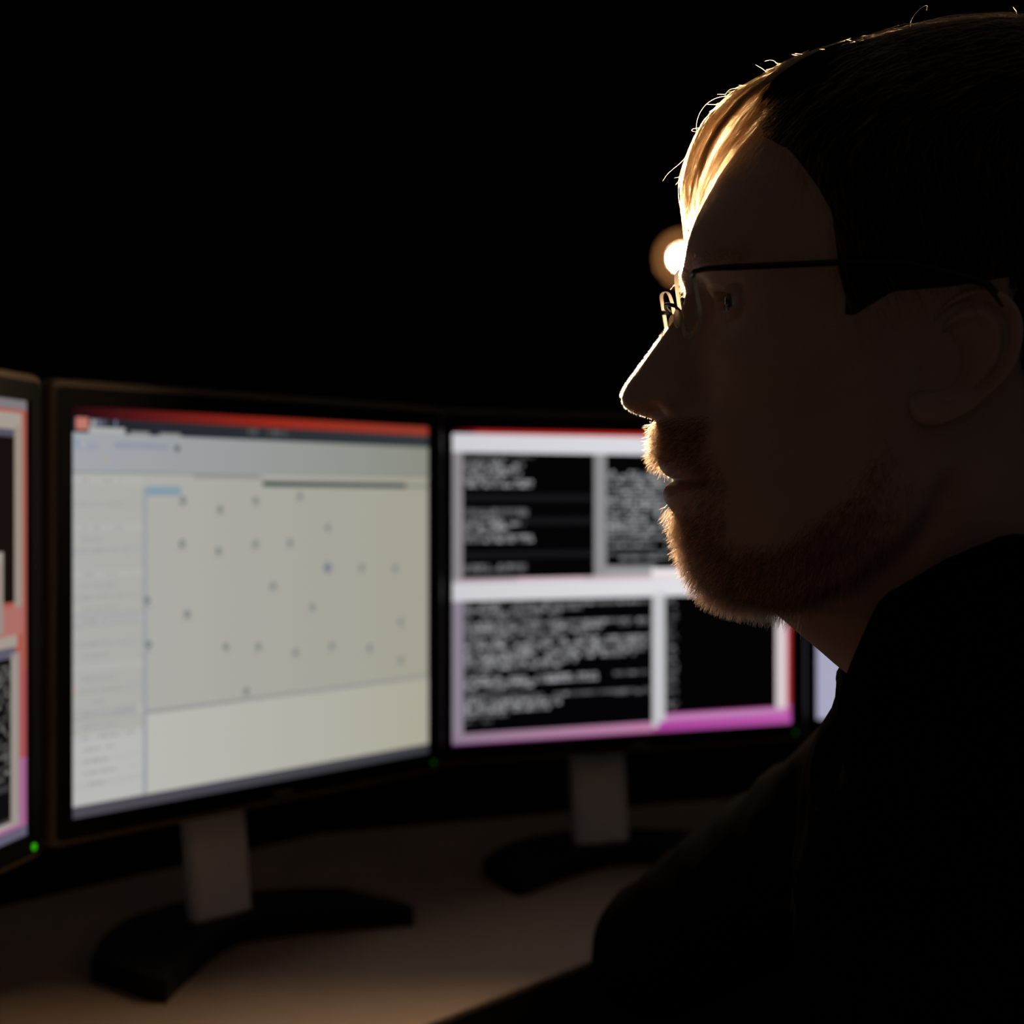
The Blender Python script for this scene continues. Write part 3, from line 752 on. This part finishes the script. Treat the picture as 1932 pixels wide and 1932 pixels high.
# eyes
for s in (1, -1):
    c = Vector(hw(np.array([EYE[0], EYE[1], EYE[2] * s])))
    look = Vector((-1, 0.0, -0.10)).normalized()
    bm = bmesh.new(); bmesh.ops.create_uvsphere(bm, u_segments=24, v_segments=16, radius=ER * 0.001)
    rot = Vector((0, 0, 1)).rotation_difference(look).to_matrix().to_4x4()
    bm.transform(Matrix.Translation(c) @ rot); e = pchild('eye', bm_mesh('eye', bm, True), M['eye_white'])
    V, F = lathe([(0.0001, 0.01265), (0.002, 0.0125), (0.004, 0.0121), (0.0058, 0.0106), (0.0058, 0.0100)], 24, Matrix.Translation(c) @ rot)
    i_ = obj('iris', pyd('iris', V, F, True), M['iris']); i_.parent = e

# ------------------------------------------------------------------ the man: hair and beard
hbvh = BVHTree.FromPolygons([tuple(v) for v in HV], HF)
HPf = HP.reshape(-1, 3)
def hairline(hxv, hyv):
    """how far inside the hair a point of the head is (>0 inside)"""
    fx = np.interp(hyv, [76, 205, 228, 262, 295, 340, 413, 458, 560, 606], [0, 1380, 1438, 1412, 1404, 1432, 1470, 1490, 1500, 1512])
    low = np.interp(hxv, [1500, 1540, 1600, 1690, 1730, 1790, 1812, 1850, 2000, 2200], [640, 650, 612, 606, 600, 590, 700, 860, 960, 960])
    return np.minimum(hxv - fx, low - hyv)
inside = hairline(HPf[:, 0], HPf[:, 1])
# solid mass of hair over the scalp
nrm = np.zeros_like(HV); A_ = HV[HFarr]
fn = np.cross(A_[:, 2] - A_[:, 0], A_[:, 3] - A_[:, 1]); fn /= np.linalg.norm(fn, axis=1)[:, None] + 1e-12
for k in range(4): np.add.at(nrm, HFarr[:, k], fn)
nrm /= np.linalg.norm(nrm, axis=1)[:, None] + 1e-12
cen = hw(np.array([1780.0, 480.0, 0.0]))
if np.mean(np.sum(nrm * (HV - cen), 1)) < 0: nrm = -nrm; fn = -fn
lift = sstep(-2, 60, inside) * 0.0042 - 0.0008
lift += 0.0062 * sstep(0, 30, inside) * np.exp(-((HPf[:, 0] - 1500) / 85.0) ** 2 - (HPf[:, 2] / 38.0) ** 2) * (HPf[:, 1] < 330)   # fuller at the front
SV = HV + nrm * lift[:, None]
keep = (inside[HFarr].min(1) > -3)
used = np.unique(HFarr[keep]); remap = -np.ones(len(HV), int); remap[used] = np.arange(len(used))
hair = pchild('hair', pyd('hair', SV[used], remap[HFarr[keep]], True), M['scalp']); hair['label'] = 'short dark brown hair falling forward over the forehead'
def hchild(o, parent):
    o.parent = parent; o['kind'] = 'stuff'; return o   # the hair mesh already sits in world space

tri_area = np.linalg.norm(np.cross(A_[:, 2] - A_[:, 0], A_[:, 3] - A_[:, 1]), axis=1) * 0.5
def sample(mask, n, weight=None):
    """random points of the head surface on the masked faces"""
    idx = np.nonzero(mask)[0]; p = tri_area[idx] * (weight[idx] if weight is not None else 1.0); p = p / p.sum()
    f = rng.choice(idx, n, p=p); a, b = rng.random((n, 1)), rng.random((n, 1))
    q4 = HV[HFarr[f]]; P = (q4[:, 0] * (1 - a) + q4[:, 1] * a) * (1 - b) + (q4[:, 3] * (1 - a) + q4[:, 2] * a) * b
    return P, fn[f], fc[f]

fin = inside[HFarr].mean(1)
P, N, FC = sample(fin > 2, 12000)
polys = []
for i in range(len(P)):
    p = Vector(P[i]); n = Vector(N[i]); hxv, hyv, bv = FC[i]
    top = float(sstep(420, 200, hyv)); back = float(sstep(1850, 2050, hxv))
    comb = Vector((-1.0 * top + 0.25 * (1 - top), -bv * 0.004, -0.25 * top - 1.0 * (1 - top) - 0.6 * back))
    comb += Vector(rng.normal(0, 0.16, 3)); L = (0.030 * top + 0.016 * (1 - top)) * random.uniform(0.6, 1.2)
    pts = [p]; off = 0.0; ns = 6
    hmax = random.uniform(0.003, 0.0058) if top > 0.5 else random.uniform(0.003, 0.006)
    cur = p.copy()
    for k in range(1, ns):
        t = k / (ns - 1)
        cur = cur + (comb - n * comb.dot(n)).normalized() * (L / (ns - 1))
        loc, nn, _, _ = hbvh.find_nearest(cur)
        if nn.dot(n) < 0: nn = -nn
        n = nn; cur = loc + nn * (hmax * math.sin(min(1, t * 1.15) * math.pi * 0.62))
        pts.append(cur.copy())
    polys.append(pts)
hchild(strands('hair_strands', polys, 0.000070, M['hair'], hair), hair)

# the lock that falls forward over the forehead
OUTC = np.array([(1640, 84), (1560, 101), (1490, 122), (1432, 152), (1372, 186), (1328, 228), (1302, 285), (1289, 340), (1297, 385), (1303, 412)], float)
INC = np.array([(1600, 104), (1540, 124), (1492, 152), (1450, 190), (1412, 238), (1380, 292), (1356, 326), (1338, 362), (1326, 388), (1318, 412)], float)
tt = np.linspace(0, 1, 10); polys = []
for cl in range(105):                                   # clumps of strands
    u0 = rng.random() ** 0.8 if rng.random() < 0.7 else rng.random() * 0.2
    root0 = rng.uniform(-48, 20); tip0 = root0 * 0.6 - 5 + rng.normal(0, 4)
    s00 = rng.uniform(0.0, 0.42); s10 = rng.uniform(0.74, 1.0) if rng.random() < 0.8 else rng.uniform(0.55, 0.8)
    jit = rng.normal(0, 3.5, 2); ph = rng.uniform(0, 6); fq = rng.uniform(2, 6)
    nst = 8
    if cl < 9:                                          # the dense dark strand nearest the camera
        nst = 34; u0 = 0.36 + 0.03 * (cl % 3); root0 = 17 + cl; tip0 = 9 + rng.normal(0, 1.5); s00 = 0.22; s10 = rng.uniform(0.70, 0.90); jit = jit * 0.3
    for i in range(nst):
        u = np.clip(u0 + rng.normal(0, 0.035), 0, 1); s = np.linspace(max(0, s00 + rng.normal(0, 0.02)), min(1, s10 + rng.normal(0, 0.02)), 12)
        c = np.stack([np.interp(s, tt, OUTC[:, k]) * (1 - u) + np.interp(s, tt, INC[:, k]) * u for k in (0, 1)], -1)
        w = np.linspace(0, 1, 12)[:, None]
        b = (root0 + rng.normal(0, 1.6)) * (1 - w[:, 0]) + (tip0 + rng.normal(0, 1.2)) * w[:, 0]
        c = c + (jit + rng.normal(0, 1.2, 2)) * w ** 2 + np.sin(w * fq + ph) * np.array([1.6, -1.0])
        c[:, 0] += (b / 45.0) ** 2 * 22; c[:, 1] += (b / 45.0) ** 2 * 8
        polys.append(hw(np.concatenate([c, b[:, None]], 1)))
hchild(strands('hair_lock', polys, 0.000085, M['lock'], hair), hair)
# stray hairs
stray = []
def arc(pts, b, n=14):
    pts = np.array(pts, float); t = np.linspace(0, 1, len(pts)); s = np.linspace(0, 1, n)
    c = np.stack([pchip(t, pts[:, k], s) if True else 0 for k in (0, 1)], -1)
    for _ in range(2): c[1:-1] = (c[:-2] + 2 * c[1:-1] + c[2:]) / 4
    stray.append(hw(np.concatenate([c, np.full((n, 1), b)], 1)))
arc([(1400, 184), (1370, 183), (1345, 188), (1322, 208), (1312, 235), (1313, 258), (1316, 268)], 2)
arc([(1440, 163), (1412, 163), (1385, 163), (1373, 170), (1368, 180)], -3)
arc([(1326, 240), (1308, 243), (1304, 246), (1312, 249), (1330, 249)], 0)
arc([(1298, 290), (1288, 304), (1272, 318), (1258, 330), (1250, 343)], 1)
arc([(1452, 142), (1440, 131), (1425, 122)], 0); arc([(1468, 134), (1462, 122), (1452, 117), (1440, 120)], 3)
arc([(1440, 152), (1432, 144), (1424, 146), (1421, 158)], -2)
arc([(1718, 66), (1717, 45), (1725, 28), (1740, 13), (1750, 9), (1748, 20)], 0)
arc([(1655, 82), (1640, 72), (1622, 72)], 3); arc([(1640, 84), (1628, 78), (1615, 82)], -2)
arc([(1712, 70), (1706, 60), (1698, 58)], 2); arc([(1560, 104), (1558, 98), (1565, 94)], 0)
arc([(1845, 50), (1840, 38), (1830, 40)], 0); arc([(1915, 40), (1918, 24), (1912, 14)], 0)
for k in range(75):                                     # ragged tips of the lock
    y = rng.uniform(318, 405); x = np.interp(y, [318, 340, 385, 405], [1297, 1294, 1302, 1308]) + rng.uniform(-3, 8)
    a = rng.uniform(1.65, 2.35); L = rng.uniform(12, 30)
    arc([(x + 6, y - 20), (x, y), (x + L * 0.5 * math.cos(a), y + L * 0.5 * math.sin(a)), (x + L * math.cos(a), y + L * math.sin(a) + 1)], rng.uniform(-8, 8), 6)
arc([(1300, 372), (1290, 375), (1279, 376)], 3, 5); arc([(1302, 330), (1286, 335), (1271, 338)], 2, 5); arc([(1302, 338), (1288, 350), (1280, 364)], 4, 5)
for k in range(26):                                     # soft tuft on the crown
    x = rng.uniform(1840, 1925); arc([(x + 8, 52), (x, 42), (x - rng.uniform(4, 20), rng.uniform(24, 40))], rng.uniform(-22, 0), 6)
for k in range(60):                                     # short frizz along the top
    s = rng.uniform(0.0, 0.5); x, y = np.interp(s, tt, OUTC[:, 0]), np.interp(s, tt, OUTC[:, 1]); L = rng.uniform(8, 24)
    arc([(x + 10, y + 6), (x, y - 2), (x - L, y - rng.uniform(-6, 6))], rng.uniform(-8, 8), 6)
hchild(strands('stray_hair', stray, 0.000085, M['hair'], hair), hair)

# beard, moustache
X_, Y_, B_ = fc[:, 0], fc[:, 1], np.abs(fc[:, 2])
edge = np.interp(X_, [1240, 1262, 1290, 1330, 1380, 1450, 1530, 1600], [955, 955, 948, 985, 1020, 1010, 940, 840])   # upper edge of the beard
low_e = np.interp(X_, [1300, 1400, 1470, 1560, 1640, 1680], [1190, 1150, 1148, 1095, 1020, 900])
beard_w = sstep(-12, 40, Y_ - edge) * sstep(-4, 14, low_e - Y_) * sstep(1650, 1470, X_) ** 0.7 + 0.0
beard_m = beard_w > 0.02
stach_w = sstep(790, 800, Y_) * sstep(0, 14, 874 + B_ * 1.0 - Y_) * sstep(33, 22, B_ + rng.normal(0, 1.5, len(B_))) * (X_ < 1340)
stach_m = stach_w > 0.02
corner_m = (X_ < 1350) & (Y_ > 880) & (Y_ < 1010) & (B_ > 21) & (B_ < 34)
def bristles(mask, n, L0, L1, comb, weight=None, jit=0.30, lift=0.9, seg=4):
    P, N, FC = sample(mask, n, weight); out = []
    for i in range(n):
        p = Vector(P[i]); nn = Vector(N[i]); d = (nn * lift + Vector(comb) + Vector(rng.normal(0, jit, 3))).normalized()
        L = random.uniform(L0, L1); g = Vector((0, 0, -1)) * random.uniform(0.05, 0.25); pts = [p - nn * 0.0006]
        c = p.copy()
        for k in range(seg):
            c = c + d * L / seg; pts.append(c.copy()); d = (d + g * 0.6 + nn * -0.12).normalized()
        out.append(pts)
    return out
beard = pchild('beard', strands('beard', bristles(beard_m, 11000, 0.0042, 0.0085, (-0.15, 0, -0.55), beard_w), 0.000068, M['beard'], None).data)
for o in [o for o in C.objects if o.name.startswith('beard') and o is not beard]: bpy.data.objects.remove(o)
beard.name = 'beard'; beard['kind'] = 'stuff'; beard['label'] = 'short greying brown beard'
mo = strands('moustache', bristles(stach_m, 2600, 0.0040, 0.0072, (-0.25, 0, -0.45), stach_w) + bristles(corner_m, 900, 0.003, 0.006, (-0.1, 0, -0.6)), 0.000068, M['beard'], person)
mo.matrix_parent_inverse = PINV; mo['kind'] = 'stuff'
brow_m = (Y_ > 500) & (Y_ < 530) & (B_ > 9) & (B_ < 48) & (X_ < 1400)
for nm, sd in (('eyebrow', 1), ('eyebrow', -1)):
    o = strands(nm, bristles(brow_m & (np.sign(fc[:, 2]) == sd), 420, 0.005, 0.009, (0.5, -0.9 * sd, 0.25), lift=0.5), 0.00005, M['hair'], person)
    o.matrix_parent_inverse = PINV; o['kind'] = 'stuff'
# down on the nose and forehead
nose_m = (Y_ > 610) & (Y_ < 750) & (fc[:, 2] < 2.5) & (B_ < 9) & (X_ < 1262); fore_m = (Y_ > 400) & (Y_ < 560) & (B_ < 16) & (fc[:, 2] < 4); jaw_m = (Y_ > 1140) & (Y_ < 1180) & (B_ < 26) & (X_ < 1500)
fz = bristles(nose_m, 2600, 0.0006, 0.0016, (-0.1, 0, -0.25), lift=1.0, seg=2) + bristles((Y_ >= 750) & (Y_ < 795) & (B_ < 6) & (X_ < 1232), 260, 0.0004, 0.0011, (-0.1, 0, -0.2), lift=1.0, seg=2) + bristles(fore_m, 1500, 0.0005, 0.0014, (0, 0, 0.2), seg=2) + bristles(jaw_m, 260, 0.002, 0.006, (0.05, 0, -0.7), seg=3)
fo = strands('facial_down', fz, 0.000045, M['fuzz'], person); fo.matrix_parent_inverse = PINV; fo['kind'] = 'stuff'
# eyelashes
la = []
for s in (1, -1):
    c = EYE * np.array([1, 1, s])
    for k in range(46):
        azr = math.radians(-34 + 74 * k / 45.0); ow = 1 - (math.degrees(azr) - 4) ** 2 / 42.0 ** 2; elr = math.radians(13 * math.sqrt(max(0, ow)))
        d = np.array([-math.cos(elr) * math.cos(azr), -math.sin(elr), math.cos(elr) * math.sin(azr) * s])
        q0 = c + d * np.array([1 / KM, 1 / KM, 1]) * (ER + 1.0)
        q1 = q0 + d * np.array([1 / KM, 1 / KM, 1]) * 4; q2 = q1 + d * np.array([1 / KM, 1 / KM, 1]) * 3 + np.array([0, -10, 0])
        la.append(hw(np.array([q0, q1, q2])))
lo = strands('eyelashes', la, 0.00006, M['hair'], person); lo.matrix_parent_inverse = PINV; lo['kind'] = 'stuff'

# ------------------------------------------------------------------ eyeglasses: small rimless lenses, thin wire temples
gl = tag(empty('eyeglasses', tuple(hw(np.array([1262.0, 585.0, 0.0])))), 'rimless wire glasses worn by the man', 'glasses')
GINV = Matrix.Translation(-Vector(hw(np.array([1262.0, 585.0, 0.0]))))
def gchild(name, V, F, m, parent=None, smooth=True):
    o = obj(name, pyd(name, V, F, smooth), m); o.parent = parent or gl; o.matrix_parent_inverse = Matrix.Identity(4) if parent else GINV; return o
def lens_pt(s, a, r, front):
    """rounded-rectangle lens, gently curved; b across, hy down"""
    ca, sa = math.cos(a), math.sin(a); e = 0.62
    bx = 23.0 * math.copysign(abs(ca) ** e, ca) * r; yy = 13.2 * math.copysign(abs(sa) ** e, sa) * r
    b = 33.0 + bx; depth = -0.0028 * (bx ** 2 + yy ** 2) * 1.0 - 0.06 * max(0, b - 33) - 0.17 * yy
    X = 1268.0 - (depth + (0.0 if front else -1.5)) / KM
    return (X, 594.0 + yy / KM, b * s)
for s in (1, -1):
    n = 40; V = []; F = []
    for fr in (True, False):
        V.append(lens_pt(s, 0, 0, fr))
        for r in (0.35, 0.7, 1.0):
            V += [lens_pt(s, 2 * math.pi * k / n, r, fr) for k in range(n)]
    h = 1 + 3 * n
    for base in (0, h):
        for k in range(n):
            F.append((base, base + 1 + k, base + 1 + (k + 1) % n))
            for j in range(2):
                F.append((base + 1 + j * n + k, base + 1 + (j + 1) * n + k, base + 1 + (j + 1) * n + (k + 1) % n, base + 1 + j * n + (k + 1) % n))
    ln = gchild('lens', hw(np.array(V)), F, M['lens'])
    E = [lens_pt(s, 2 * math.pi * k / n, 1.0, True) for k in range(n)] + [lens_pt(s, 2 * math.pi * k / n, 1.0, False) for k in range(n)]
    gchild('lens_edge', hw(np.array(E)), [(k, (k + 1) % n, n + (k + 1) % n, n + k) for k in range(n)], M['lens_edge'], ln)
    # temple: hinge at the outer edge, back over the ear
    tp = [(1276, 558, 54), (1278, 554, 59), (1296, 552, 63), (1340, 552, 66.5), (1420, 552, 71.5), (1520, 551, 76.5), (1620, 556, 79.5), (1690, 572, 80.0), (1745, 590, 81), (1790, 640, 80), (1806, 690, 78)]
    V, F = tube([Vector(hw(np.array([x, y, b * s]))) for x, y, b in tp], [0.0011] * 3 + [0.0013] * 4 + [0.0016] * 4, 8)
    gchild('temple', V, F, M['specs'])
    V, F = tube([Vector(hw(np.array([x, y, b * s]))) for x, y, b in ((1270, 586, 11), (1276, 590, 9.8), (1278, 600, 10.0))], 0.0006, 6)
    pa = gchild('pad_arm', V, F, M['specs'])
    c = Vector(hw(np.array([1275.0, 606.0, 9.6 * s])))
    bm = bmesh.new(); bmesh.ops.create_uvsphere(bm, u_segments=14, v_segments=10, radius=1.0)
    bm.transform(Matrix.Translation(c) @ Matrix.Diagonal((0.0022, 0.0011, 0.0042, 1)))
    o = obj('nose_pad', bm_mesh('nose_pad', bm, True), M['lens_edge']); o.parent = gl; o.matrix_parent_inverse = GINV
V, F = tube([Vector(hw(np.array([x, y, b]))) for x, y, b in ((1269, 584, 11), (1259, 578, 6), (1256, 575, 0), (1259, 578, -6), (1269, 584, -11))], 0.0008, 8)
gchild('bridge', V, F, M['specs'])

# ------------------------------------------------------------------ lamp behind the man's head
lh = px(LAMP_PX[0], LAMP_PX[1], LAMP_D)
base_p = Vector((0.455, 1.40, DZ))
lamp = tag(empty('desk_lamp', base_p), 'small bright warm lamp glaring past the man\'s brow', 'lamp')
LI = Matrix.Translation(-base_p)
def lchild(name, V, F, m, smooth=True, parent=None):
    o = obj(name, pyd(name, V, F, smooth), m); o.parent = parent or lamp; o.matrix_parent_inverse = Matrix.Identity(4) if parent else LI; return o
V, F = lathe([(0.0, 0.0), (0.075, 0.0), (0.078, 0.006), (0.072, 0.016), (0.02, 0.022), (0.012, 0.03), (0.0, 0.03)], 36, Matrix.Translation(base_p)); lchild('base', V, F, M['lamp'])
aim = Vector((-0.02, -1.0, -0.10)).normalized()
R_ = Vector((0, 0, 1)).rotation_difference(aim).to_matrix().to_4x4(); HM = Matrix.Translation(lh) @ R_
back = lh - aim * 0.055
P0, P1, P2, P3 = base_p + Vector((0, 0, 0.025)), base_p + Vector((0.05, 0.02, 0.55)), back + Vector((0.20, 0.10, 0.16)), back
path = []
for i in range(31):
    t = i / 30; path.append(P0 * (1 - t) ** 3 + P1 * 3 * t * (1 - t) ** 2 + P2 * 3 * t * t * (1 - t) + P3 * t ** 3)
V, F = tube(path, 0.006, 12); lchild('gooseneck', V, F, M['lamp'])
V, F = lathe([(0.0, -0.058), (0.012, -0.058), (0.016, -0.045), (0.022, -0.030), (0.0245, -0.006), (0.0250, 0.0095), (0.0244, 0.0095), (0.0238, -0.006), (0.020, -0.028), (0.0, -0.030)], 40, HM); sh = lchild('shade', V, F, M['soot'])
V, F = lathe([(0.0244, 0.0095), (0.0215, 0.0097), (0.0180, 0.0099), (0.0132, 0.0100)], 48, HM); lchild('halo_ring', V, F, M['amber'], parent=sh)  # added ring, stands in for the lens halo round the bulb
V, F = lathe([(0.0132, 0.0100), (0.0132, 0.0110), (0.0126, 0.0110), (0.0126, 0.0095), (0.0132, 0.0095)], 48, HM); lchild('aperture_ring', V, F, M['soot'], parent=sh)  # added to narrow the beam and limit spill on the desk
V, F = lathe([(0.0001, 0.0098), (0.0050, 0.0085), (0.0088, 0.0045), (0.0100, -0.0002), (0.0088, -0.0045), (0.0050, -0.0088), (0.0040, -0.028), (0.0001, -0.028)], 28, HM); lchild('bulb', V, F, M['bulb'])

# ------------------------------------------------------------------ chair he sits on (below the frame)
ch = tag(empty('office_chair', (0.47, 0.62, 0)), 'black office chair under the seated man', 'chair')
bm = bmesh.new(); box_bm(bm, (-0.25, -0.23, 0.335), (0.22, 0.23, 0.392), 0.03, 3); obj('seat', bm_mesh('seat', bm, True), M['chair'], ch)
bm = bmesh.new(); box_bm(bm, (0.20, -0.21, 0.50), (0.26, 0.21, 0.95), 0.03, 3); obj('backrest', bm_mesh('backrest', bm, True), M['chair'], ch)
V, F = tube([(0.10, 0, 0.325), (0.27, 0, 0.335), (0.29, 0, 0.50), (0.27, 0, 0.60)], 0.018, 10); obj('back_bar', pyd('back_bar', V, F, True), M['chairp'], ch)
V, F = tube([(0, 0, 0.07), (0, 0, 0.345)], 0.028, 16); obj('column', pyd('column', V, F), M['chairp'], ch)
for k in range(5):
    a = 2 * math.pi * k / 5 + 0.3
    V, F = tube([(0.02 * math.cos(a), 0.02 * math.sin(a), 0.10), (0.28 * math.cos(a), 0.28 * math.sin(a), 0.075)], [0.024, 0.016], 10)
    lg = obj('leg', pyd('leg', V, F), M['chairp'], ch)
    V, F = tube([(0.28 * math.cos(a) - 0.02 * math.sin(a), 0.28 * math.sin(a) + 0.02 * math.cos(a), 0.03), (0.28 * math.cos(a) + 0.02 * math.sin(a), 0.28 * math.sin(a) - 0.02 * math.cos(a), 0.03)], 0.029, 14)
    obj('caster', pyd('caster', V, F), M['chairp'], lg)
